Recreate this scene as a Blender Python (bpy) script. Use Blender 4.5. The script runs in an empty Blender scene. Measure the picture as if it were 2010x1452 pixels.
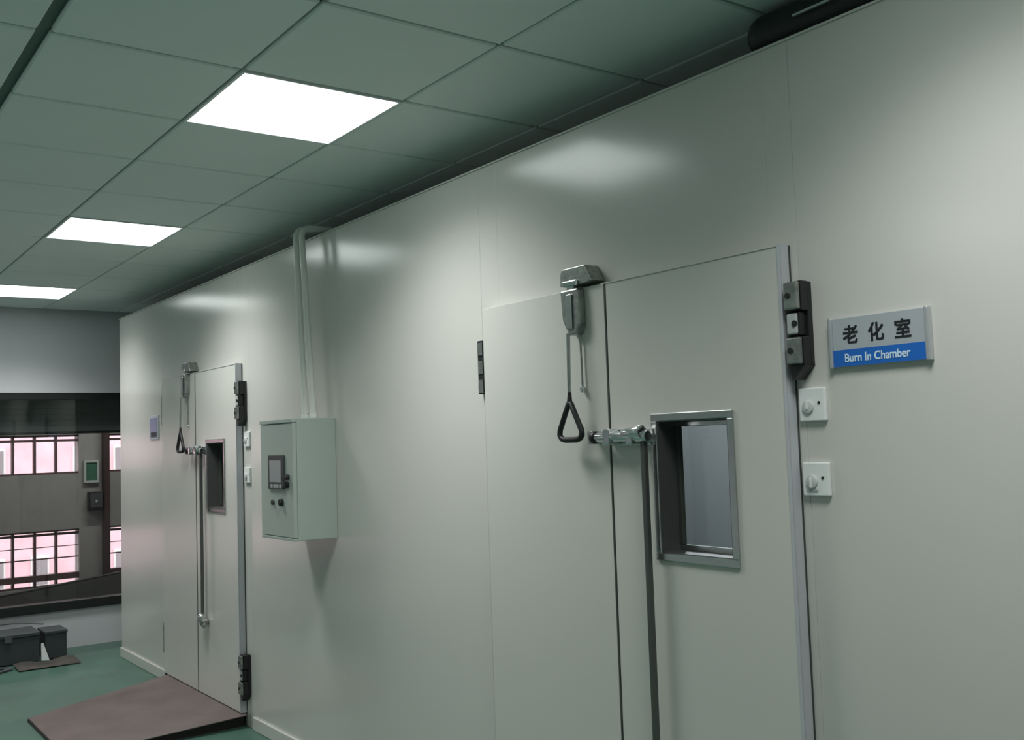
import bpy, bmesh, math, random
from mathutils import Vector, Matrix
random.seed(4)
S = bpy.context.scene
COL = S.collection

# ------------------------------------------------------------------ camera
F_PX = 1981.16
YAW, PITCH, ROLL = 0.632259, 0.068616, -0.034052
CAM_Z = 1.61
cd = bpy.data.cameras.new('camera'); cam = bpy.data.objects.new('camera', cd); COL.objects.link(cam)
cd.sensor_fit = 'HORIZONTAL'; cd.sensor_width = 36.0; cd.lens = F_PX / 2010 * 36.0
cd.clip_start = 0.05; cd.clip_end = 200
ca, sa, cb, sb = math.cos(YAW), math.sin(YAW), math.cos(PITCH), math.sin(PITCH)
fw = Vector((sa * cb, ca * cb, sb)); r0 = Vector((ca, -sa, 0)); u0 = r0.cross(fw)
rt = r0 * math.cos(ROLL) + u0 * math.sin(ROLL); up = u0 * math.cos(ROLL) - r0 * math.sin(ROLL)
M = Matrix((rt, up, -fw)).transposed().to_4x4(); M.translation = (0, 0, CAM_Z)
cam.matrix_world = M
S.camera = cam

# ------------------------------------------------------------------ world (overcast daylight outdoors), exposure
w = bpy.data.worlds.new('overcast_sky'); S.world = w; w.use_nodes = True
bg = w.node_tree.nodes['Background']
bg.inputs[0].default_value = (1.0, 0.98, 0.98, 1); bg.inputs[1].default_value = 3.6
S.view_settings.view_transform = 'Standard'; S.view_settings.look = 'None'
S.view_settings.gamma = 1; S.view_settings.use_curve_mapping = False
S.view_settings.exposure = 0.2
LAMP_W = 14.0          # watts of every ceiling troffer
LAMP_SPREAD = 124.0    # louvre cut-off, degrees
DIFF_STRENGTH = 3.3

# ------------------------------------------------------------------ main dimensions
W = 2.25               # chamber wall plane
XL = 2.21              # outer face of the door leaves
TOP = 2.685            # chamber height
CEIL = 2.8365
FAR = 9.15
END = 8.43             # far end of the chamber
OUT = 12.2             # outer wall of the corridor
GX, GY, T = 1.2152, 3.0852, 0.6

# ------------------------------------------------------------------ materials
MATS = {}
def mat(name, col, rough=0.5, metal=0.0, noise=0.0, scale=8.0, bump=0.0, bscale=60.0, emit=None, spec=0.5, rnoise=0.0, coat=0.0):
    if name in MATS: return MATS[name]
    m = bpy.data.materials.new(name); m.use_nodes = True
    nt = m.node_tree; b = nt.nodes['Principled BSDF']
    b.inputs['Base Color'].default_value = (*col, 1); b.inputs['Roughness'].default_value = rough
    b.inputs['Metallic'].default_value = metal; b.inputs['Specular IOR Level'].default_value = spec
    b.inputs['Coat Weight'].default_value = coat
    tc = nt.nodes.new('ShaderNodeTexCoord')
    if noise or rnoise:
        n = nt.nodes.new('ShaderNodeTexNoise'); n.inputs['Scale'].default_value = scale; n.inputs['Detail'].default_value = 5
        nt.links.new(tc.outputs['Object'], n.inputs['Vector'])
    if noise:
        r = nt.nodes.new('ShaderNodeValToRGB'); r.color_ramp.elements[0].position = .3; r.color_ramp.elements[1].position = .7
        r.color_ramp.elements[0].color = (*[c * (1 - noise) for c in col], 1)
        r.color_ramp.elements[1].color = (*[min(1, c * (1 + noise)) for c in col], 1)
        nt.links.new(n.outputs['Fac'], r.inputs['Fac']); nt.links.new(r.outputs['Color'], b.inputs['Base Color'])
    if rnoise:
        mr = nt.nodes.new('ShaderNodeMapRange'); mr.inputs['To Min'].default_value = rough - rnoise; mr.inputs['To Max'].default_value = rough + rnoise
        nt.links.new(n.outputs['Fac'], mr.inputs['Value']); nt.links.new(mr.outputs['Result'], b.inputs['Roughness'])
    if bump:
        n2 = nt.nodes.new('ShaderNodeTexNoise'); n2.inputs['Scale'].default_value = bscale; n2.inputs['Detail'].default_value = 3
        bp = nt.nodes.new('ShaderNodeBump'); bp.inputs['Strength'].default_value = bump; bp.inputs['Distance'].default_value = 0.002
        nt.links.new(tc.outputs['Object'], n2.inputs['Vector']); nt.links.new(n2.outputs['Fac'], bp.inputs['Height']); nt.links.new(bp.outputs['Normal'], b.inputs['Normal'])
    if emit:
        b.inputs['Emission Color'].default_value = (*emit[:3], 1); b.inputs['Emission Strength'].default_value = emit[3]
    MATS[name] = m
    return m

PANEL = mat('painted_steel_panel', (.62, .625, .585), .19, noise=.006, scale=1.0, spec=.95)
LEAF = mat('door_leaf_paint', (.62, .63, .585), .26, noise=.006, scale=1.0, spec=.6)
EDGE = mat('door_edge_extrusion', (.50, .52, .55), .38, noise=.02)
SEAM = mat('joint_sealant', (.30, .32, .29), .7)
CTILE = mat('ceiling_tile_metal', (.77, .85, .825), .55, noise=.015, scale=3)
CGRID = mat('ceiling_joint_dark', (.16, .21, .19), .8)  # dark backing behind the gaps between tiles
WHITEW = mat('far_wall_paint', (.68, .69, .72), .6, noise=.02, scale=1.5)
FLOOR = mat('green_epoxy_floor', (.068, .142, .112), .36, noise=.16, scale=2.2, rnoise=.08, spec=.35)
CHROME = mat('chrome', (.72, .74, .75), .16, 1.0, rnoise=.04)
STEEL = mat('brushed_stainless', (.60, .62, .61), .22, 1.0, noise=.05, scale=30)
CAST = mat('cast_zinc', (.36, .38, .36), .34, .9, noise=.25, scale=40, bump=.2)
BLACK = mat('black_rubber', (.012, .013, .014), .45)
GASKET = mat('dark_gasket', (.05, .058, .052), .6)
ALU = mat('aluminium', (.62, .64, .67), .36, .7, noise=.03)
WPLAST = mat('white_plastic', (.80, .83, .82), .32)
GPLAST = mat('grey_plastic', (.42, .45, .44), .4)
BOXP = mat('grey_enclosure_paint', (.43, .50, .46), .42, noise=.015)
BLUE = mat('sign_blue', (.012, .13, .50), .35)
SILV = mat('sign_silver', (.50, .54, .58), .38, .35, noise=.02)
INK = mat('black_ink', (.008, .010, .012), .5)
LETTER = mat('white_letter', (.62, .78, .90), .5)
SCREEN = mat('panel_screen', (.34, .38, .38), .25)
BEZEL = mat('panel_bezel', (.05, .06, .058), .4)
PIPE = mat('white_conduit', (.74, .76, .72), .35)
RAMP = mat('brown_ramp_plate', (.135, .105, .10), .45, noise=.16, scale=5, bump=.3, bscale=40)
RAMPE = mat('dark_ramp_edge', (.030, .018, .018), .5)
DGREY = mat('dark_grey_board', (.045, .052, .058), .55, noise=.1)
CARD = mat('brown_grey_cardboard', (.16, .145, .13), .75, noise=.15)
DARK = mat('dark_frame_paint', (.012, .016, .016), .4)
SHUT = mat('dark_shutter_slat', (.16, .175, .165), .5, .2)
CORR = mat('corridor_grey_wall', (.27, .265, .255), .75, noise=.06)
PILLAR = mat('corridor_pillar_paint', (.20, .20, .185), .7, noise=.08)
PINK = mat('pink_facade', (.92, .55, .62), .8, noise=.12, scale=2.5)
PINKW = mat('pale_facade_band', (.86, .83, .83), .8)
FGLASS = mat('facade_window_glass', (.30, .24, .26), .3)
MULL = mat('maroon_mullion', (.09, .045, .05), .5)
GREEN = mat('green_notice_felt', (.035, .13, .085), .8, noise=.1)
PURPLE = mat('violet_plaque', (.30, .30, .46), .4)
INNER = mat('chamber_lining', (.48, .51, .52), .6)
CABLE = mat('grey_cable', (.10, .10, .11), .5)
CONC = mat('slab_concrete', (.18, .18, .18), .8)
EMIT = mat('lamp_diffuser', (.9, .92, .95), .5, emit=(.93, 1.0, .97, DIFF_STRENGTH))
LOUV = mat('lamp_louvre_blade', (.50, .52, .53), .4)
def glass_mat(name, tint, refl):
    m = bpy.data.materials.new(name); m.use_nodes = True; nt = m.node_tree; nt.nodes.clear()
    o = nt.nodes.new('ShaderNodeOutputMaterial'); mx = nt.nodes.new('ShaderNodeMixShader'); t = nt.nodes.new('ShaderNodeBsdfTransparent')
    g = nt.nodes.new('ShaderNodeBsdfGlossy'); fr = nt.nodes.new('ShaderNodeFresnel'); mu = nt.nodes.new('ShaderNodeMath')
    ge = nt.nodes.new('ShaderNodeNewGeometry'); mp = nt.nodes.new('ShaderNodeMapRange')      # both faces of the pane reflect alike
    mp.inputs['To Min'].default_value = 1.5; mp.inputs['To Max'].default_value = 1 / 1.5
    nt.links.new(ge.outputs['Backfacing'], mp.inputs['Value']); nt.links.new(mp.outputs['Result'], fr.inputs['IOR'])
    mu.operation = 'MULTIPLY'; mu.inputs[1].default_value = refl
    t.inputs[0].default_value = (*tint, 1); g.inputs['Roughness'].default_value = .02
    nt.links.new(fr.outputs[0], mu.inputs[0]); nt.links.new(mu.outputs[0], mx.inputs[0]); nt.links.new(t.outputs[0], mx.inputs[1])
    nt.links.new(g.outputs[0], mx.inputs[2]); nt.links.new(mx.outputs[0], o.inputs[0])
    return m
GLASS = glass_mat('door_window_glass', (.82, .86, .88), 1.0)
WGLASS = glass_mat('far_window_glass', (.86, .88, .88), 1.0)

# ------------------------------------------------------------------ mesh helpers
def box(bm, x0, x1, y0, y1, z0, z1):
    m = Matrix.Translation(((x0 + x1) / 2, (y0 + y1) / 2, (z0 + z1) / 2)) @ Matrix.Diagonal((abs(x1 - x0), abs(y1 - y0), abs(z1 - z0), 1))
    return bmesh.ops.create_cube(bm, size=1, matrix=m)['verts']
def cyl(bm, a, b, r, seg=16, r2=None):
    a, b = Vector(a), Vector(b); d = b - a
    m = Matrix.Translation((a + b) / 2) @ d.to_track_quat('Z', 'Y').to_matrix().to_4x4()
    return bmesh.ops.create_cone(bm, cap_ends=True, segments=seg, radius1=r, radius2=r if r2 is None else r2, depth=d.length, matrix=m)['verts']
def tube(bm, pts, r, seg=12, closed=False):
    pts = [Vector(p) for p in pts]; n = len(pts); rings = []
    ref = None
    for i, p in enumerate(pts):
        t = (pts[(i + 1) % n] - pts[i - 1]) if closed else (pts[min(i + 1, n - 1)] - pts[max(i - 1, 0)])
        t.normalize()
        if ref is None:
            ref = t.orthogonal().normalized()
        ref = (ref - t * ref.dot(t)).normalized(); bi = t.cross(ref)
        rings.append([bm.verts.new(p + (ref * math.cos(2 * math.pi * k / seg) + bi * math.sin(2 * math.pi * k / seg)) * r) for k in range(seg)])
    for i in range(n if closed else n - 1):
        A, B = rings[i], rings[(i + 1) % n]
        for k in range(seg):
            bm.faces.new((A[k], A[(k + 1) % seg], B[(k + 1) % seg], B[k]))
    if not closed:
        bm.faces.new(rings[0][::-1]); bm.faces.new(rings[-1])
def prism_x(bm, poly, x0, x1):
    """poly of (y,z) extruded along x"""
    a = [bm.verts.new((x0, y, z)) for y, z in poly]; b = [bm.verts.new((x1, y, z)) for y, z in poly]; n = len(poly)
    bm.faces.new(a); bm.faces.new(b[::-1])
    for k in range(n): bm.faces.new((a[k], b[k], b[(k + 1) % n], a[(k + 1) % n]))
def hole_plate(bm, x0, x1, y0, y1, z0, z1, hy0, hy1, hz0, hz1):
    """box with a rectangular through-hole along x, one watertight surface"""
    V = {}
    for xi, x in enumerate((x0, x1)):
        for k, (y, z) in enumerate(((y0, z0), (y1, z0), (y1, z1), (y0, z1))): V[xi, 'o', k] = bm.verts.new((x, y, z))
        for k, (y, z) in enumerate(((hy0, hz0), (hy1, hz0), (hy1, hz1), (hy0, hz1))): V[xi, 'i', k] = bm.verts.new((x, y, z))
    for k in range(4):
        n = (k + 1) % 4
        bm.faces.new((V[0, 'o', k], V[0, 'o', n], V[0, 'i', n], V[0, 'i', k]))
        bm.faces.new((V[1, 'o', k], V[1, 'o', n], V[1, 'i', n], V[1, 'i', k]))
        bm.faces.new((V[0, 'o', k], V[0, 'o', n], V[1, 'o', n], V[1, 'o', k]))
        bm.faces.new((V[0, 'i', k], V[0, 'i', n], V[1, 'i', n], V[1, 'i', k]))
def finish(name, bm, m, parent=None, bevel=0.0, smooth=False, seg=2, bang=None):
    bmesh.ops.recalc_face_normals(bm, faces=bm.faces[:])
    if bevel:
        es = [e for e in bm.edges if len(e.link_faces) == 2 and e.calc_face_angle(0) > (bang or .5)]
        bmesh.ops.bevel(bm, geom=es, offset=bevel, segments=seg, affect='EDGES', profile=.5, clamp_overlap=True)
    me = bpy.data.meshes.new(name); bm.to_mesh(me); bm.free()
    if smooth:
        for f in me.polygons: f.use_smooth = True
        try: me.set_sharp_from_angle(angle=math.radians(40))
        except Exception: pass
    me.materials.append(m)
    o = bpy.data.objects.new(name, me); COL.objects.link(o)
    if parent:
        o.parent = parent
        o.matrix_parent_inverse = parent.matrix_basis.inverted()
    return o
def bx(name, dims, m, parent=None, bevel=0.0, smooth=False):
    bm = bmesh.new(); box(bm, *dims); return finish(name, bm, m, parent, bevel, smooth)
def cy(name, a, b, r, m, parent=None, bevel=0.0, seg=20, r2=None):
    bm = bmesh.new(); cyl(bm, a, b, r, seg, r2); return finish(name, bm, m, parent, bevel, True)
def tb(name, pts, r, m, parent=None, closed=False, seg=12):
    bm = bmesh.new(); tube(bm, pts, r, seg, closed); return finish(name, bm, m, parent, 0, True)
def thing(name, label, cat, loc, group=None):
    o = bpy.data.objects.new(name, None); o.empty_display_size = .1; COL.objects.link(o); o.location = loc
    o['label'] = label; o['category'] = cat
    if group: o['group'] = group
    return o
def tag(o, label, cat, group=None):
    o['label'] = label; o['category'] = cat
    if group: o['group'] = group
    return o
def struct(o, label=None, cat=None):
    o['kind'] = 'structure'
    if label: o['label'] = label
    if cat: o['category'] = cat
    return o
def sempty(name, loc, label=None, cat=None):
    o = bpy.data.objects.new(name, None); o.empty_display_size = .1; COL.objects.link(o); o.location = loc
    return struct(o, label, cat)
def add_text(name, body, size, m, parent, loc, depth=.0008, bold=0.0, width=None, height=None):
    """flat lettering on a face that looks towards -x; loc is the centre"""
    c = bpy.data.curves.new(name, 'FONT'); c.body = body; c.size = size; c.extrude = depth
    c.align_x = 'CENTER'; c.align_y = 'CENTER'
    t = bpy.data.objects.new(name, c); COL.objects.link(t)
    bpy.context.view_layer.update()
    me = bpy.data.meshes.new_from_object(t.evaluated_get(bpy.context.evaluated_depsgraph_get()))
    bpy.data.objects.remove(t); bpy.data.curves.remove(c)
    xs = [v.co.x for v in me.vertices]; ys = [v.co.y for v in me.vertices]
    sx = width / (max(xs) - min(xs)) if width else 1; sy = height / (max(ys) - min(ys)) if height else 1
    cx_, cy_ = (max(xs) + min(xs)) / 2, (max(ys) + min(ys)) / 2
    for v in me.vertices:
        a, b_, d = (v.co.x - cx_) * sx, (v.co.y - cy_) * sy, v.co.z
        v.co = (loc[0] - d, loc[1] - a, loc[2] + b_)
    if bold:
        bm = bmesh.new()
        for dy, dz in ((-1, -1), (1, -1), (1, 1), (-1, 1), (0, 0)):
            n0 = len(bm.verts); bm.from_mesh(me); bm.verts.ensure_lookup_table()
            for v in bm.verts[n0:]: v.co.y += dy * bold; v.co.z += dz * bold; v.co.x += (dy + .3 * dz) * .00004
        bm.to_mesh(me); bm.free()
    me.name = name; me.materials.clear(); me.materials.append(m)
    o = bpy.data.objects.new(name, me); COL.objects.link(o); o.parent = parent; o.matrix_parent_inverse = parent.matrix_basis.inverted()
    return o

# ------------------------------------------------------------------ room shell
XMIN, XMAX, YMIN = -3.4, 5.2, -4.5
struct(bx('floor', (XMIN, XMAX, YMIN, FAR + .1, -.1, 0), FLOOR), 'green epoxy floor of the room', 'floor')
struct(bx('wall_left', (XMIN - .1, XMIN, YMIN, FAR + .2, 0, 3.1), WHITEW), 'pale wall opposite the chamber', 'wall')
struct(bx('wall_back', (XMIN, XMAX, YMIN - .1, YMIN, 0, 3.1), WHITEW), 'pale wall at the back of the room', 'wall')
struct(bx('wall_side', (XMAX, XMAX + .1, YMIN, FAR + .2, 0, 3.1), WHITEW), 'pale wall behind the chamber', 'wall')

# far wall with the wide window opening
WX0, WX1, WZ0, WZ1 = -.7, 3.4, .345, 2.135
bm = bmesh.new()
def swap_plate(bm, y0, y1):
    before = set(bm.verts)
    hole_plate(bm, y0, y1, XMIN, XMAX, 0, 3.1, WX0, WX1, WZ0, WZ1)
    for v in bm.verts:
        if v not in before: v.co = (v.co.y, v.co.x, v.co.z)
swap_plate(bm, FAR, FAR + .2)
struct(finish('wall_far', bm, WHITEW), 'pale grey far wall with a wide window opening', 'wall')
win = sempty('window_1', (1.35, FAR, WZ0), 'wide black framed interior window in the far wall', 'window')
bx('window_sill', (WX0 - .02, WX1 + .02, FAR - .03, FAR + .08, WZ0 - .03, WZ0 + .045), DARK, win, .004)
bx('window_head', (WX0, WX1, FAR + .005, FAR + .07, WZ1 - .06, WZ1), DARK, win, .004)
for x in (WX0, WX1 - .05): bx('window_jamb', (x, x + .05, FAR + .005, FAR + .07, WZ0 + .045, WZ1 - .06), DARK, win, .004)
bx('window_pane', (WX0 + .05, WX1 - .05, FAR + .03, FAR + .036, WZ0 + .045, WZ1 - .06), WGLASS, win)
# dark roller shutter, half rolled up, hanging behind the top of the window
sh = thing('roller_shutter', 'dark slatted roller shutter pulled part way down behind the far window', 'shutter', (1.35, FAR + .3, 1.7))
nsl = 9
for k in range(nsl):
    z1 = 2.262 - k * .050
    bm = bmesh.new()
    box(bm, WX0 - .05, WX1 + .05, FAR + .26 + .006 * (k % 2), FAR + .285 + .006 * (k % 2), z1 - .0505, z1)
    finish('slat', bm, SHUT, sh, .004)
cy('bottom_bar', (WX0 - .05, FAR + .275, 1.802), (WX1 + .05, FAR + .275, 1.802), .012, DARK, sh)

# ------------------------------------------------------------------ corridor beyond the window
CX0, CX1 = -3.4, 5.2
struct(bx('floor_corridor', (CX0, CX1, FAR + .2, OUT + .2, -.1, 0), CONC), 'grey corridor floor beyond the far window', 'floor')
struct(bx('wall_corridor_left', (CX0 - .1, CX0, FAR + .2, OUT + .2, 0, 3.1), CORR), 'corridor end wall', 'wall')
struct(bx('wall_corridor_right', (CX1, CX1 + .1, FAR + .2, OUT + .2, 0, 3.1), CORR), 'corridor end wall', 'wall')
UP = (1.395, 1.835); LO = (.150, .775)
# outer wall: two bands of windows either side of a pier
wo = sempty('wall_outer', (1.5, OUT, 0), 'grey corridor wall with two rows of outer windows', 'wall')
bays = [(-1.99, 2.80), (3.10, 4.6)]
for (a, b) in ((CX0, bays[0][0]), (bays[0][1], bays[1][0]), (bays[1][1], CX1)):
    bx('pier', (a, b, OUT, OUT + .2, 0, 3.1), CORR, wo)
for (a, b) in bays:
    bx('lintel', (a, b, OUT, OUT + .2, UP[1], 3.1), CORR, wo)
    bx('spandrel', (a, b, OUT, OUT + .2, LO[1], UP[0]), CORR, wo)
    bx('apron', (a, b, OUT, OUT + .2, .10, LO[0] - .0), CORR, wo)
    bx('plinth', (a, b, OUT, OUT + .2, 0, .10), CORR, wo)
wn = 2
for (a, b) in bays:
    for zi, (z0, z1) in enumerate((UP, LO)):
        wd = sempty('window_%d' % wn, ((a + b) / 2, OUT, z0), 'maroon framed %s window of the corridor %s the dark pillar' % (('upper', 'lower')[zi], 'left of' if a < 0 else 'right of'), 'window'); wn += 1
        bx('frame_rail', (a, b, OUT + .04, OUT + .09, z0, z0 + .022), MULL, wd)
        bx('frame_rail', (a, b, OUT + .04, OUT + .09, z1 - .022, z1), MULL, wd)
        tr = z1 - .075 if zi == 0 else z1 - .06
        bx('transom', (a, b, OUT + .045, OUT + .085, tr, tr + .026), MULL, wd)
        if zi == 1:
            bx('transom', (a, b, OUT + .02, OUT + .10, .222, .288), MULL, wd)
            bx('transom', (a, b, OUT + .05, OUT + .08, .455, .467), MULL, wd)
            bx('transom', (a, b, OUT + .05, OUT + .08, .585, .593), MULL, wd)
        x = 2.80 - .0; k = 0
        xs = []
        xx = 2.568 if a < 0 else 3.40
        while (xx > a + .1 if a < 0 else xx < b - .1):
            xs.append(xx); xx += (-.2205 if a < 0 else .2205)
        for x in xs: bx('mullion', (x - (.016 if len(xs) % 2 else .011), x + .011, OUT + .035, OUT + .095, z0 + .022, z1 - .022), MULL, wd)
        edges = sorted([a] + xs + [b])
        for e0, e1 in zip(edges[:-1], edges[1:]): bx('pane', (e0 + .011, e1 - .011, OUT + .062, OUT + .066, z0 + .022, z1 - .022), WGLASS, wd)
# dark sloping stair board placed to hide the right part of the lower panes
hr = thing('sloping_parapet', 'dark sloping stair board placed to hide part of the lower corridor windows', 'parapet', (2.2, OUT - .30, 0))
bm = bmesh.new()
def slope(x): return .128 + (x - 1.93) * .105
pv = [(.75, 0.0), (4.4, 0.0), (4.4, slope(4.4)), (.75, slope(.75))]
va = [bm.verts.new((x, OUT - .32, z)) for x, z in pv]; vb = [bm.verts.new((x, OUT - .27, z)) for x, z in pv]
bm.faces.new(va); bm.faces.new(vb[::-1])
for k in range(4): bm.faces.new((va[k], vb[k], vb[(k + 1) % 4], va[(k + 1) % 4]))
finish('board', bm, mat('dark_board_paint', (.055, .058, .055), .6, noise=.1), hr)
tb('board_edge', [(.78, OUT - .295, slope(.78) + .012), (4.38, OUT - .295, slope(4.38) + .012)], .014, DARK, hr)
# unseen tube lamps added under the slab to brighten the corridor
for n, x in enumerate((.6, 3.2)):
    tl = thing('fill_tube_lamp', 'added fill tube under the corridor slab, %s' % ('over the long window bay', 'over the dark maroon post')[n], 'lamp', (x, 11.0, 2.95))
    bx('batten', (x - .6, x + .6, 10.97, 11.03, 2.95, 2.999), WPLAST, tl, .004)
    cy('tube', (x - .57, 11.0, 2.93), (x + .57, 11.0, 2.93), .014, EMIT, tl)
    ld = bpy.data.lights.new('corridor_fill', 'AREA'); ld.shape = 'RECTANGLE'; ld.size = 1.1; ld.size_y = .06; ld.energy = 26; ld.color = (1, .97, .92)
    lo = bpy.data.objects.new('corridor_fill', ld); COL.objects.link(lo); lo.parent = tl; lo.location = (0, 0, -.045)
# dark pillar with a green notice board and a black box
struct(bx('trim_1', (3.045, 3.10, OUT - .14, OUT - .001, 0, 2.6), mat('dark_maroon_post', (.035, .018, .018), .5)), 'dark maroon post beside the green notice board', 'post')
nb = thing('notice_board', 'small green notice board in a pale frame on the corridor pier', 'notice board', (2.93, OUT - .03, 1.28))
bx('felt', (2.868, 2.985, OUT - .030, OUT - .001, 1.308, 1.51), GREEN, nb)
for d in ((2.845, 3.008, 1.51, 1.538), (2.845, 3.008, 1.282, 1.308), (2.845, 2.868, 1.308, 1.51), (2.985, 3.008, 1.308, 1.51)):
    bx('frame_bar', (d[0], d[1], OUT - .042, OUT - .001, d[2], d[3]), GPLAST, nb)
eb = thing('fuse_box', 'black box hung below the green notice board', 'box', (2.96, OUT - .06, .95))
bx('housing', (2.885, 3.035, OUT - .10, OUT - .001, .96, 1.18), BLACK, eb, .006)
bx('lid', (2.895, 3.025, OUT - .112, OUT - .1, 1.0, 1.16), BEZEL, eb, .003)
bx('latch', (2.95, 2.97, OUT - .118, OUT - .112, 1.06, 1.09), GPLAST, eb)

# pink building across the yard
fc = thing('pink_building', 'sunlit pink building seen through the corridor windows', 'building', (3.5, 20, -3))
bx('wall', (-6, 16, 20, 21, -3, 6), PINK, fc)
for z in (-1.2, .55, 2.3): bx('band', (-6, 16, 19.93, 20, z, z + .16), PINKW, fc)
for row, z in enumerate((-.75, 1.2, 3.0)):
    for k in range(16):
        x = -2 + k * .72
        if (k + row) % 5 == 4: continue
        wd = bx('window', (x, x + .30, 19.95, 20, z, z + .55), PINKW, fc)
        bx('pane', (x + .03, x + .14, 19.93, 19.95, z + .04, z + .51), FGLASS, wd)
        bx('pane', (x + .16, x + .27, 19.93, 19.95, z + .04, z + .51), FGLASS, wd)
struct(bx('ground_yard', (-20, 30, OUT + .2, 40, -3.2, -3), CONC), 'yard outside', 'ground')

# ------------------------------------------------------------------ ceiling: clip-in metal tiles below a slab
ce = sempty('ceiling', (1, 3, CEIL), 'pale green lit ceiling of square metal tiles', 'ceiling')
bx('slab', (XMIN - .1, XMAX + .1, YMIN - .1, OUT + .25, 3.0, 3.2), CONC, ce)
bx('joint_backing', (XMIN, XMAX, YMIN, FAR, CEIL + .022, CEIL + .032), CGRID, ce)
def tile_mesh():
    bm = bmesh.new(); g = .0045
    box(bm, g, T - g, .0075, T - .0075, 0, .018)
    return finish('tile', bm, CTILE, None, .005, seg=1)
t0 = tile_mesh(); COL.objects.unlink(t0); tme = t0.data
bm = bmesh.new(); box(bm, .020, T - .0045, .0075, T - .0075, 0, .018)
t1 = finish('tile', bm, CTILE, None, .005, seg=1); tmeL = t1.data
bm = bmesh.new(); box(bm, .0045, T - .018, .0075, T - .0075, 0, .018)
t2 = finish('tile', bm, CTILE, None, .005, seg=1); tmeR = t2.data
for o in (t0, t1, t2): bpy.data.objects.remove(o)
LIGHTS = [(0, 0), (0, 4), (0, 8), (0, -4), (0, -8), (-5, 0), (-5, 4), (-5, 8), (-5, -4), (-5, -8)]
ncol0, ncol1, nrow0, nrow1 = -7, 6, -12, 10
big = []
for i in range(ncol0, ncol1 + 1):
    for j in range(nrow0, nrow1 + 1):
        if (i, j) in LIGHTS: continue
        x, y = GX + i * T, GY + j * T
        if x + T > XMAX or y + T > FAR + .45 or x < XMIN or y < YMIN: continue
        if -3 <= i <= 4 and j >= -5:
            o = bpy.data.objects.new('tile', tmeL if i == -1 else tmeR if i == -2 else tme)
            COL.objects.link(o); o.parent = ce; o.matrix_parent_inverse = ce.matrix_basis.inverted()
            o.location = (x, y, CEIL)
            if y + T > FAR: o.scale = (1, (FAR - y) / T, 1)
        else:
            big.append((x, y))
bm = bmesh.new()
for x, y in big: box(bm, x + .0035, x + T - .0035, y + .0035, min(y + T - .0035, FAR), CEIL, CEIL + .018)
o = finish('tile_field', bm, CTILE, ce); o['kind'] = 'stuff'

# ------------------------------------------------------------------ ceiling troffers
def troffer(i, j, label, group='ceiling lights in a row'):
    x0, y0 = GX + i * T, GY + j * T; x1, y1 = x0 + T, y0 + T
    t = thing('ceiling_light', label, 'ceiling light', (x0 + T / 2, y0 + T / 2, CEIL), group)
    f = .012
    for d in ((x0 + .002, x1 - .002, y0 + .002, y0 + f), (x0 + .002, x1 - .002, y1 - f, y1 - .002), (x0 + .002, x0 + f, y0 + f, y1 - f), (x1 - f, x1 - .002, y0 + f, y1 - f)):
        bx('frame_bar', (d[0], d[1], d[2], d[3], CEIL - .004, CEIL + .02), WPLAST, t, .001)
    bx('diffuser', (x0 + f, x1 - f, y0 + f, y1 - f, CEIL + .004, CEIL + .010), EMIT, t)
    for (u, v, l) in ((.10, .40, .09), (.11, .50, .11), (.28, .39, .08), (.30, .505, .11), (.38, .515, .09), (.48, .49, .08)):
        bx('louvre_blade', (x0 + u, x0 + u + l, y0 + v, y0 + v + .004, CEIL - .006, CEIL + .004), LOUV, t)
    ld = bpy.data.lights.new('troffer_lamp', 'AREA'); ld.shape = 'SQUARE'; ld.size = T - .05
    ld.energy = LAMP_W * (.8 if (i, j) == (0, -4) else 1.0); ld.color = (1.0, .985, .97); ld.spread = math.radians(LAMP_SPREAD)
    lo = bpy.data.objects.new('troffer_lamp', ld); COL.objects.link(lo); lo.parent = t
    lo.location = (0, 0, .002)
    return t
for (i, j) in LIGHTS:
    if i == 0:
        lab = {0: 'square white troffer in the ceiling, over the double door next to the blue sign',
               4: 'square white troffer in the ceiling, next to the chamber conduits, middle of the row',
               8: 'square white troffer in the ceiling, last of the row before the far wall',
               -4: 'square white troffer in the ceiling, over the blank wall before the sign',
               -8: 'square white troffer in the ceiling, first of the row at the back wall'}[j]
    else:
        lab = 'square white troffer in the row away from the chamber, %s' % {0: 'third from the back wall', 4: 'fourth from the back wall', 8: 'next to the far window', -4: 'second from the back wall', -8: 'next to the back wall'}[j]
    troffer(i, j, lab, 'ceiling lights in the row along the chamber' if i == 0 else 'ceiling lights in the second row')

# ------------------------------------------------------------------ chamber: front wall of sandwich panels
DOORS = [(1.765, 2.485, 3.20), (5.795, 6.515, 7.22)]     # right edge, meeting line, left edge
DT, DB = 2.116, .080
wr = sempty('wall_right', (W, 4, 0), 'glossy cream steel panel wall of the chamber', 'wall')
segs = [(-3.2, -.6), (-.6, .58), (.58, 1.735), ('door', 0), (3.26, 4.52), (4.52, 5.68), ('door', 1), (7.30, END)]
g = .0004
hole = .06
for s in segs:
    if s[0] == 'door':
        r, m_, l = DOORS[s[1]]; a = 1.735 if s[1] == 0 else 5.68; b = 3.26 if s[1] == 0 else 7.30
        # jamb strips, header and threshold around the opening
        bx('panel', (W, W + .1, a + g, r + hole, 0, TOP), PANEL, wr, .0009)
        bx('panel', (W, W + .1, l - hole, b - g, 0, TOP), PANEL, wr, .0009)
        bx('header_panel', (W, W + .1, r + hole, l - hole, DT - hole, TOP), PANEL, wr, .0009)
        bx('threshold', (W, W + .1, r + hole, l - hole, 0, .05), STEEL, wr)
    else:
        bx('panel', (W, W + .1, s[0] + g, s[1] - g, 0, TOP), PANEL, wr, .0009)
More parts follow.
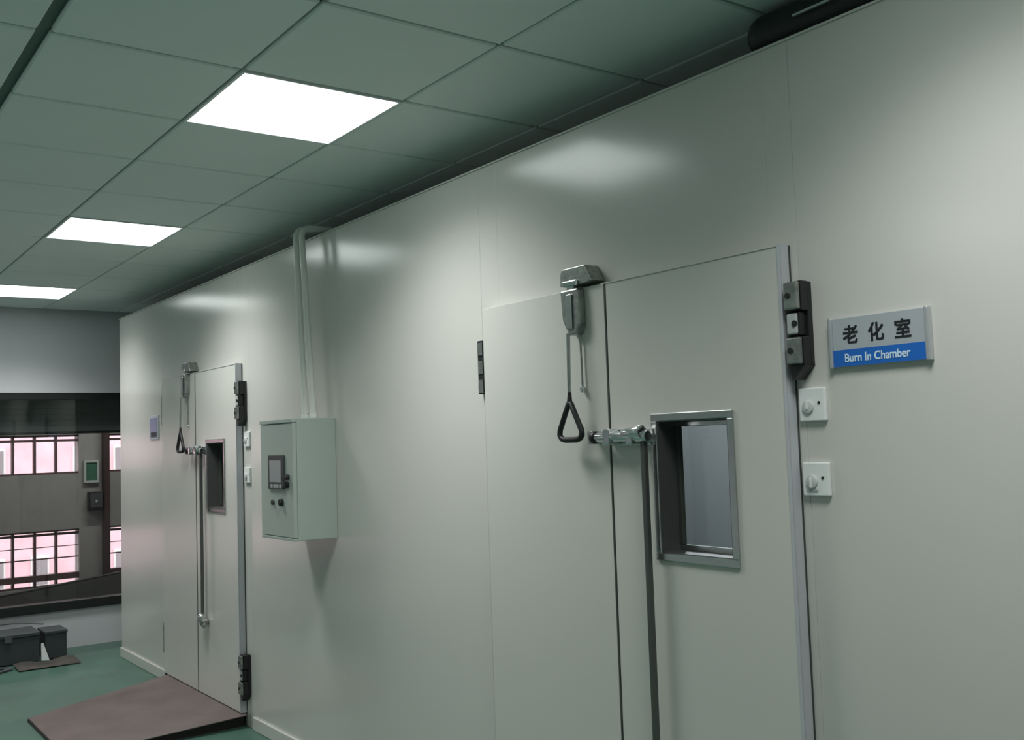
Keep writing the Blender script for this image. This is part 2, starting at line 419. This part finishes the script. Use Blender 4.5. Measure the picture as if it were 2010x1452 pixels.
bx('cove_skirting', (W - .014, W, 3.26, 5.68, 0, .075), PANEL, wr, .005)
bx('cove_skirting', (W - .014, W, 7.30, END, 0, .075), PANEL, wr, .005)
bx('cove_skirting', (W - .014, W, -3.2, 1.70, 0, .075), PANEL, wr, .005)
bx('top_channel', (W - .006, W + .1, -3.2, END, TOP, TOP + .006), PANEL, wr)
struct(bx('wall_chamber_end', (W + .1, XMAX, END - .1, END, 0, TOP), PANEL), 'far end wall of the chamber', 'wall')
struct(bx('wall_chamber_near', (W + .1, XMAX, -3.2, -3.1, 0, TOP), PANEL), 'near end wall of the chamber', 'wall')
struct(bx('roof_chamber', (W + .1, XMAX, -3.2, END, TOP - .1, TOP), PANEL), 'flat roof of the chamber', 'roof')
struct(bx('wall_chamber_inner', (XMAX - .12, XMAX, -3.1, END - .1, .0, TOP - .1), INNER), 'grey lining inside the chamber', 'wall')
struct(bx('wall_chamber_partition', (W + .1, XMAX - .12, 4.9, 5.0, 0, TOP - .1), INNER), 'partition between the two chambers', 'wall')
# lamps added to brighten the interiors behind the door windows
for n, (lx, yy) in enumerate(((4.2, 3.9), (3.3, 7.5))):
    lt = thing('chamber_fill_lamp', 'added fill lamp on the inside of the %s chamber roof' % ('first', 'second')[n], 'lamp', (lx, yy, TOP - .1))
    cy('base', (lx, yy, TOP - .125), (lx, yy, TOP - .101), .10, WPLAST, lt)
    cy('globe', (lx, yy, TOP - .16), (lx, yy, TOP - .126), .08, EMIT, lt, .012)
    ld = bpy.data.lights.new('chamber_fill', 'POINT'); ld.energy = 27 if n == 0 else 12; ld.shadow_soft_size = .08
    lo = bpy.data.objects.new('chamber_fill', ld); COL.objects.link(lo); lo.parent = lt; lo.location = (0, 0, -.16)

# ------------------------------------------------------------------ doors
def hinge(par, ye, zc, sgn, x=None):
    """lift-off hinge at the leaf edge ye; sgn = -1 when the wall side is towards -y"""
    h = bx('hinge', (W - .018, W - .0005, min(ye + sgn * .004, ye + sgn * .066), max(ye + sgn * .004, ye + sgn * .066), zc - .112, zc + .112), BLACK, par, .003)
    for z0, z1, dx, a, b in ((zc + .036, zc + .110, .022, .018, .066), (zc - .030, zc + .026, .014, .018, .056), (zc - .110, zc - .040, .022, .018, .066)):
        ya, yb = sorted((ye + sgn * a, ye + sgn * b))
        bx('knuckle_core', (XL - .006, W - .0185, ya, yb, z0 - .003, z1 + .003), BLACK, h, .002)
        bx('knuckle', (XL - dx, XL - .0065, ya + .003, yb - .001, z0, z1), CAST if dx > .02 else GPLAST, h, .004)
        ys = ye + sgn * (.034 if dx > .02 else .046)
        cy('screw', (XL - dx - .003, ys, (z0 + z1) / 2), (XL - dx + .002, ys, (z0 + z1) / 2), .0085, BLACK, h, seg=12)
    bm = bmesh.new()
    prism_x(bm, [(ye + sgn * .018, zc - .1135), (ye + sgn * .066, zc - .1135), (ye + sgn * .030, zc - .152), (ye + sgn * .022, zc - .152)], XL - .004, W - .001)
    finish('tail_plate', bm, BLACK, h)
    return h

def build_door(n, r, mid, l, label):
    d = sempty('door_%d' % n, (XL, mid, DB), label, 'door')
    wy0, wy1, wz0, wz1 = r + .188, r + .522, 1.224, 1.675      # outer size of the window frame
    gw = .004
    # active leaf with the window opening
    bm = bmesh.new(); fr = .024
    hole_plate(bm, XL, W + .06, r, mid - gw, DB, DT, wy0 + fr, wy1 - fr, wz0 + fr, wz1 - fr)
    lf = finish('leaf', bm, LEAF, d, .002)
    # aluminium edge profile on the hinge side, gasket on both meeting edges
    bx('edge_profile', (XL - .001, W - .006, r - .004, r - .0003, DB, DT + .002), EDGE, lf)
    bx('face_profile', (XL - .0035, XL - .0003, r - .004, r + .006, DB, DT + .002), EDGE, lf)
    bx('gasket', (W - .006, W - .0005, r - .006, r + .006, DB + .01, DT), GASKET, lf)
    bx('drip_strip', (XL - .003, XL - .0003, r + .006, mid - gw, DT - .004, DT), LEAF, lf)
    # stainless window frame, proud of the leaf, with reveal and pane
    wf = bx('window_frame', (XL - .008, XL - .0003, wy0, wy1, wz1 - fr, wz1), STEEL, lf, .003)
    bx('frame_bar', (XL - .008, XL - .0003, wy0, wy1, wz0, wz0 + fr), STEEL, lf, .003)
    bx('frame_bar', (XL - .008, XL - .0003, wy0, wy0 + fr, wz0 + fr, wz1 - fr), STEEL, lf, .003)
    bx('frame_bar', (XL - .008, XL - .0003, wy1 - fr, wy1, wz0 + fr, wz1 - fr), STEEL, lf, .003)
    rv = .003
    ia, ib, ic, id_ = wy0 + fr, wy1 - fr, wz0 + fr, wz1 - fr
    for dm in ((ia, ib, id_ - rv, id_), (ia, ib, ic, ic + rv), (ia, ia + rv, ic + rv, id_ - rv), (ib - rv, ib, ic + rv, id_ - rv)):
        bx('reveal', (XL - .004, W + .055, dm[0], dm[1], dm[2], dm[3]), mat('dark_reveal', (.10, .105, .10), .4, .3), lf)
    q = .016
    for dm in ((ia + rv, ib - rv, id_ - rv - q, id_ - rv), (ia + rv, ib - rv, ic + rv, ic + rv + q), (ia + rv, ia + rv + q, ic + rv + q, id_ - rv - q), (ib - rv - q, ib - rv, ic + rv + q, id_ - rv - q)):
        bx('glazing_bead', (W + .030, W + .046, dm[0], dm[1], dm[2], dm[3]), STEEL if dm[3] - dm[2] < .03 else GASKET, lf, .002)
    bx('pane', (W + .047, W + .053, ia + rv, ib - rv, ic + rv, id_ - rv), GLASS, lf)
    # passive leaf
    bm = bmesh.new(); box(bm, XL, W + .06, mid + gw, l, DB, DT)
    pl = finish('leaf', bm, LEAF, d, .002)
    bx('gasket', (XL - .002, W + .05, mid - gw + .0008, mid + gw - .0008, DB, DT - .003), GASKET, pl)
    bx('bottom_seal', (XL + .004, W + .05, r + .004, l, DB - .026, DB - .001), BLACK, d)
    # hinges
    for zc in (1.895, .305):
        hinge(d, r - .004, zc, -1)
        sh_ = bx('hinge', (W - .022, W - .0005, l + .0005, l + .068, zc - .105, zc + .105), BLACK, d, .003)
        for z0 in (zc - .10, zc - .026, zc + .046): bx('knuckle', (W - .026, W - .0222, l + .03, l + .062, z0, z0 + .05), CAST, sh_, .001)
    # sliding bar latch across the meeting line
    ly, lz = mid, 1.607
    la = cy('latch', (XL - .042, r + .50, lz), (XL - .042, mid + .020, lz), .017, CHROME, d, .003)
    cy('end_cap', (XL - .042, mid + .020, lz), (XL - .042, mid + .038, lz), .021, BLACK, la, .004)
    bx('base_plate', (XL - .012, XL - .0003, r + .508, mid - .016, lz - .030, lz + .024), STEEL, la, .003)
    bx('guide', (XL - .062, XL - .013, mid - .060, mid - .030, lz - .026, lz + .026), CHROME, la, .006)
    bx('guide', (XL - .062, XL - .013, mid - .165, mid - .135, lz - .026, lz + .026), CHROME, la, .006)
    bm = bmesh.new(); cyl(bm, (XL - .052, mid - .115, lz + .008), (XL - .052, mid - .205, lz + .014), .014, 16, .022); finish('grip', bm, CHROME, la, .004, True)
    bx('keeper', (XL - .050, XL - .0003, mid + .040, mid + .058, lz - .022, lz + .022), STEEL, la, .004)
    # long linkage rod down to a floor-side keeper
    ry = r + .527
    rod = bx('linkage_rod', (XL - .044, XL - .026, ry - .009, ry + .009, .53, lz - .018), mat('dull_steel_rod', (.12, .128, .12), .42, .6), d, .003)
    cy('lower_catch', (XL - .034, ry + .062, .565), (XL - .034, ry - .030, .515), .016, CAST, d, .003)
    cy('lower_catch', (XL - .002, ry + .0, .54), (XL - .05, ry + .0, .54), .020, CAST, d, .003)
    bm = bmesh.new(); bmesh.ops.create_uvsphere(bm, u_segments=16, v_segments=10, radius=.021, matrix=Matrix.Translation((XL - .056, ry - .030, .578)))
    finish('ball_knob', bm, CHROME, d, 0, True)
    bx('rod_guide', (XL - .05, XL - .0003, ry - .018, ry + .018, 1.02, 1.05), STEEL, d, .003) if False else None
    # spring latch with pull cords and a triangular handle on the passive leaf, keeper hood on the header above
    py = mid + .135
    hd = bmesh.new()
    prism_x(hd, [(py + .070, 2.128), (py + .070, 2.172), (py + .056, 2.188), (py - .062, 2.188), (py - .100, 2.130), (py - .062, 2.124), (py + .02, 2.124)], W - .062, W - .0005)
    hood = finish('pull_latch_hood', hd, CAST, d, .004)
    bx('hood_lip', (W - .074, W - .0625, py - .030, py + .045, 2.122, 2.142), CHROME, hood, .004)
    bm = bmesh.new()
    prism_x(bm, [(py + .058, 2.112), (py - .034, 2.112), (py - .038, 1.99), (py - .022, 1.955), (py + .020, 1.955), (py + .050, 2.01)], XL - .034, XL - .0003)
    body = finish('pull_latch', bm, CAST, d, .006)
    bx('bolt', (XL - .030, XL - .008, py - .012, py + .024, 2.106, 2.123), CHROME, body)
    bx('cover_rib', (XL - .042, XL - .0345, py - .008, py + .020, 1.975, 2.095), STEEL, body, .004)
    for yy in (py + .004,):
        tb('pull_rod', [(XL - .048, yy, 1.96), (XL - .050, yy, 1.85), (XL - .054, yy - .002, 1.73)], .0065, STEEL, body)
    tri = []
    cz, cyy = 1.655, py + .001
    corners = [(cyy + .006, 1.724), (cyy - .006, 1.724), (cyy - .056, 1.634), (cyy - .058, 1.618), (cyy - .048, 1.606), (cyy - .030, 1.602), (cyy + .030, 1.602), (cyy + .048, 1.606), (cyy + .058, 1.618), (cyy + .056, 1.634)]
    for k in range(10):
        a, b = Vector(corners[k]), Vector(corners[(k + 1) % 10])
        for s in range(2): p = a.lerp(b, s / 2); tri.append((XL - .055, p.x, p.y))
    tb('triangle_handle', tri, .0098, BLACK, body, True, 10)
    cy('handle_neck', (XL - .055, cyy, 1.722), (XL - .054, cyy, 1.762), .010, BLACK, body, 0, 12, .006)
    cy('cord_stop', (XL - .004, cyy - .018, 1.77), (XL - .016, cyy - .018, 1.77), .010, CHROME, body, .002)
    tb('safety_cord', [(XL - .010, cyy - .014, 1.958), (XL - .009, cyy - .016, 1.86), (XL - .010, cyy - .018, 1.77)], .0035, CAST, body)
    return d
build_door(1, *DOORS[0], 'cream double insulated door with a window, beside the blue banded sign')
build_door(2, *DOORS[1], 'cream double insulated door with a window, behind the brown ramp')

# ------------------------------------------------------------------ room sign
sg = thing('door_sign', 'silver room sign with black characters and a blue band beside the door', 'sign', (W, 1.503, 1.768))
sy0, sy1, sz0, sz1 = 1.352, 1.640, 1.768, 1.895
bx('plate', (W - .012, W - .0005, sy0 + .012, sy1 - .012, sz0, sz1), SILV, sg, .0015)
bx('blue_band', (W - .0135, W - .0121, sy0 + .0125, sy1 - .0125, sz0 + .001, sz0 + .044), BLUE, sg)
bx('end_cap', (W - .018, W - .0005, sy0, sy0 + .012, sz0 - .002, sz1 + .002), ALU, sg, .003)
bx('end_cap', (W - .018, W - .0005, sy1 - .012, sy1, sz0 - .002, sz1 + .002), ALU, sg, .003)
ctr = (sy0 + sy1) / 2
for ch, off in (('老', .078), ('化', 0.003), ('室', -.072)):
    add_text('character', ch, .05, INK, sg, (W - .0125, ctr + off, sz0 + .083), .0006, .0010, .043, .046)
add_text('lettering', 'Burn In Chamber', .03, LETTER, sg, (W - .0140, ctr + .003, sz0 + .0225), .0005, .0005, .186, .021)

# ------------------------------------------------------------------ rotary wall switches
def switch(yc, zc, label, flip=False, grp=None):
    t = thing('wall_switch', label, 'switch', (W, yc, zc), grp)
    hw = .0415
    bx('plate', (W - .014, W - .0005, yc - hw, yc + hw, zc - hw - .003, zc + hw + .003), WPLAST, t, .003)
    cy('knob', (W - .021, yc + .010, zc - .006), (W - .0142, yc + .010, zc - .006), .018, mat('pale_grey_plastic', (.58, .61, .60), .4), t, .003)
    bx('pointer', (W - .0245, W - .0212, yc + .007, yc + .013, zc - .022 if flip else zc - .012, zc + .004 if flip else zc + .011), WPLAST, t, .001)
    if flip: bx('dial_arc', (W - .0165, W - .0142, yc - .008, yc + .028, zc - .032, zc - .027), GPLAST, t)
    cy('indicator', (W - .016, yc - .024, zc + .004), (W - .0142, yc - .024, zc + .004), .004, BLACK, t, 0, 10)
    return t
switch(1.705, 1.676, 'white square rotary switch under the blue banded sign, upper of two')
switch(1.7055, 1.477, 'white square rotary switch under the blue banded sign, lower of two', True)
switch(5.715, 1.665, 'white square rotary switch between ramp door and control cabinet, upper of two')
switch(5.715, 1.455, 'white square rotary switch between ramp door and control cabinet, lower of two', True)

# ------------------------------------------------------------------ small violet plaque
pq = thing('wall_plaque', 'small violet grey plaque on the wall past the ramp door', 'plaque', (W, 7.51, 1.71))
bx('plate', (W - .012, W - .0005, 7.43, 7.60, 1.715, 1.855), PURPLE, pq, .002)
bx('border', (W - .008, W - .0006, 7.41, 7.62, 1.698, 1.872), mat('plaque_rim', (.50, .53, .58), .4), pq, .002)
bx('dark_stripe', (W - .0135, W - .0121, 7.44, 7.57, 1.72, 1.752), DGREY, pq)

# ------------------------------------------------------------------ control cabinet
CB = (4.568, 4.968, 1.156, 1.748); CX = 2.02
cbx = thing('control_cabinet', 'grey green control cabinet with touch panel mounted on the chamber wall', 'cabinet', (W, 4.83, CB[2]))
bx('body', (CX + .022, W - .0005, CB[0], CB[1], CB[2], CB[3]), BOXP, cbx, .003)
dr = bx('cabinet_door', (CX, CX + .0215, CB[0] + .003, CB[1] - .003, CB[2] + .016, CB[3] - .022), BOXP, cbx, .003)
bx('rain_lip', (CX - .004, CX + .0215, CB[0], CB[1], CB[3] - .020, CB[3]), BOXP, cbx, .003)
bx('bottom_flange', (CX, CX + .0215, CB[0], CB[1], CB[2], CB[2] + .014), BOXP, cbx, .002)
q = CX / 2.05
def fz(z): return CAM_Z + (z - CAM_Z) * q
hm = bx('touch_panel', (CX - .010, CX - .0003, 4.730 * q, 4.926 * q, fz(1.402), fz(1.572)), BEZEL, cbx, .004)
bx('screen', (CX - .0125, CX - .0103, 4.760 * q, 4.898 * q, fz(1.436), fz(1.545)), SCREEN, hm)
for k in range(4): bx('key', (CX - .0128, CX - .0103, (4.754 + k * .036) * q, (4.778 + k * .036) * q, fz(1.408), fz(1.426)), GPLAST, hm)
kn = cy('door_lock', (CX - .0003, 4.690 * q, fz(1.462)), (CX - .022, 4.690 * q, fz(1.462)), .014, BLACK, cbx, .003)
bx('lock_lever', (CX - .034, CX - .0225, 4.640 * q, 4.702 * q, fz(1.452), fz(1.468)), BLACK, kn, .003)
cy('key_switch', (CX - .0003, 4.698 * q, fz(1.425)), (CX - .020, 4.698 * q, fz(1.425)), .016, BLACK, cbx, .003)
cy('push_button', (CX - .0003, 4.880 * q, fz(1.334)), (CX - .012, 4.880 * q, fz(1.334)), .013, BEZEL, cbx, .002)
cy('push_button', (CX - .0003, 4.770 * q, fz(1.336)), (CX - .018, 4.770 * q, fz(1.336)), .018, BLACK, cbx, .003)
for z in (1.26, 1.64): cy('side_hinge', (CX + .011, CB[1] + .001, z - .03), (CX + .011, CB[1] + .001, z + .03), .006, STEEL, cbx)

# ------------------------------------------------------------------ conduits
for k, (yy, xx, ztop, lab) in enumerate(((4.806, 2.165, 2.735, 'pale conduit rising from the cabinet, bending over the chamber top, farther from the sign'),
                                  (4.722, 2.160, 2.725, 'pale conduit rising from the cabinet, bending over the chamber top, nearer to the sign'))):
    t = thing('conduit_pipe', lab, 'pipe', (xx, yy - .08, CB[3]), 'conduits above the control cabinet')
    yb = yy - (.075 if k == 0 else .095)
    pts = [(xx, yb, CB[3] + .012), (xx, yb + (yy - yb) * .6, 2.3), (xx, yy, ztop - .05)]
    for a in range(1, 7):
        an = a / 6 * math.pi / 2
        pts.append((xx + .05 * (1 - math.cos(an)), yy, ztop - .05 + .05 * math.sin(an)))
    pts.append((xx + .45, yy, ztop))
    tb('tube', pts, .0155, PIPE, t, seg=16)
    cy('collar', (xx, yb, CB[3] + .0005), (xx, yb, CB[3] + .020), .021, WPLAST, t, .003)

# ------------------------------------------------------------------ dark duct above the chamber
du = thing('roof_duct', 'dark flexible duct lying on the chamber roof under the ceiling', 'duct', (2.55, 1.4, TOP))
bm = bmesh.new(); pts = []
for k in range(60):
    f_ = k / 59; pts.append((2.335 + .05 * f_, 1.86 - f_ * 2.0, TOP + .075))
rings = []
tube(bm, pts, .062, 18); finish('hose', bm, BLACK, du, 0, True)
bm = bmesh.new(); bmesh.ops.create_uvsphere(bm, u_segments=20, v_segments=12, radius=.062, matrix=Matrix.Translation((2.335, 1.86, TOP + .075))); finish('hose_end', bm, BLACK, du, 0, True)
bx('strap', (2.30, 2.37, 1.70, 1.712, TOP + .137, TOP + .139), STEEL, du)
bx('edge_strip', (2.262, 2.270, 1.60, 1.72, TOP + .066, TOP + .072), ALU, du)

# ------------------------------------------------------------------ ramp at the far door
rp = thing('door_ramp', 'brown plate ramp on the green floor in front of the door', 'ramp', (1.75, 6.5, 0))
def ramp_prism(bm, zi, zo, t):
    A = [(2.235, 7.17), (2.235, 5.745), (1.27, 5.80), (1.27, 6.83)]
    zz = [zi, zi, zo, zo]
    top = [bm.verts.new((x, y, z)) for (x, y), z in zip(A, zz)]; bot = [bm.verts.new((x, y, z - t)) for (x, y), z in zip(A, zz)]
    bm.faces.new(top); bm.faces.new(bot[::-1])
    for k in range(4): bm.faces.new((top[k], bot[k], bot[(k + 1) % 4], top[(k + 1) % 4]))
bm = bmesh.new(); ramp_prism(bm, .076, .022, .006); finish('top_plate', bm, RAMP, rp, .0015, seg=1)
prof = [(2.232, .0695), (1.285, .0155), (1.285, 0.0003), (2.232, .0003)]
for yy in (5.802, 6.45):
    bm = bmesh.new()
    a = [bm.verts.new((x, yy, z)) for x, z in prof]; b = [bm.verts.new((x, yy + .03, z)) for x, z in prof]
    bm.faces.new(a); bm.faces.new(b[::-1])
    for k in range(4): bm.faces.new((a[k], b[k], b[(k + 1) % 4], a[(k + 1) % 4]))
    finish('side_cheek', bm, RAMPE, rp)
bx('front_lip', (1.266, 1.284, 5.80, 6.83, .0005, .0155), RAMPE, rp)

# ------------------------------------------------------------------ things by the far wall
sb = thing('storage_case', 'long dark grey case on the floor under the far window', 'case', (1.2, 8.85, 0))
bx('case_body', (.70, 1.700, 8.70, 9.02, .008, .205), DGREY, sb, .006)
bx('case_lid', (.695, 1.705, 8.69, 9.03, .206, .236), DGREY, sb, .006)
for x in (.85, 1.45): bx('clasp', (x, x + .05, 8.682, 8.69, .18, .225), CABLE, sb)
sb2 = thing('crate', 'short dark grey crate beside the brown flattened cardboard', 'crate', (1.83, 8.85, 0))
bx('crate_body', (1.745, 1.905, 8.72, 8.98, .008, .200), DGREY, sb2, .005)
bx('crate_rim', (1.740, 1.910, 8.712, 8.988, .201, .224), DGREY, sb2, .004)
bm = bmesh.new()
v = [bm.verts.new(p) for p in ((1.712, 8.69, .010), (1.765, 8.66, .010), (1.728, 8.695, .14), (1.712, 8.70, .14))]
w_ = [bm.verts.new(p) for p in ((1.712, 8.704, .010), (1.765, 8.674, .010), (1.728, 8.708, .14), (1.712, 8.712, .14))]
bm.faces.new(v); bm.faces.new(w_[::-1])
for k in range(4): bm.faces.new((v[k], w_[k], w_[(k + 1) % 4], v[(k + 1) % 4]))
tag(finish('paper_sheet', bm, WPLAST), 'white folded paper wedged between the dark case and crate', 'paper')
bm = bmesh.new()
n = 7
vs = [[bm.verts.new((1.50 + .44 * a / n, 8.40 + .24 * b, .010 + .012 * math.sin(a * 1.3) * (b) + (.012 if b else 0))) for b in (0, 1)] for a in range(n + 1)]
for a in range(n): bm.faces.new((vs[a][0], vs[a + 1][0], vs[a + 1][1], vs[a][1]))
bmesh.ops.solidify(bm, geom=bm.faces[:], thickness=.008)
tag(finish('cardboard_sheet', bm, CARD), 'flattened brown grey cardboard lying on the green floor', 'cardboard')
tag(tb('floor_cable', [(.9, 8.60, .012), (1.2, 8.48, .012), (1.38, 8.45, .012), (1.47, 8.52, .012), (1.40, 8.60, .014)], .010, CABLE), 'dark cable on the floor before the grey case', 'cable')
tag(tb('wall_cable', [(.8, 9.13, .27), (1.3, 9.12, .265), (1.58, 9.11, .262), (1.72, 9.10, .245), (1.80, 9.06, .236)], .006, CABLE), 'thin grey cable sagging along the far wall behind the case', 'cable')
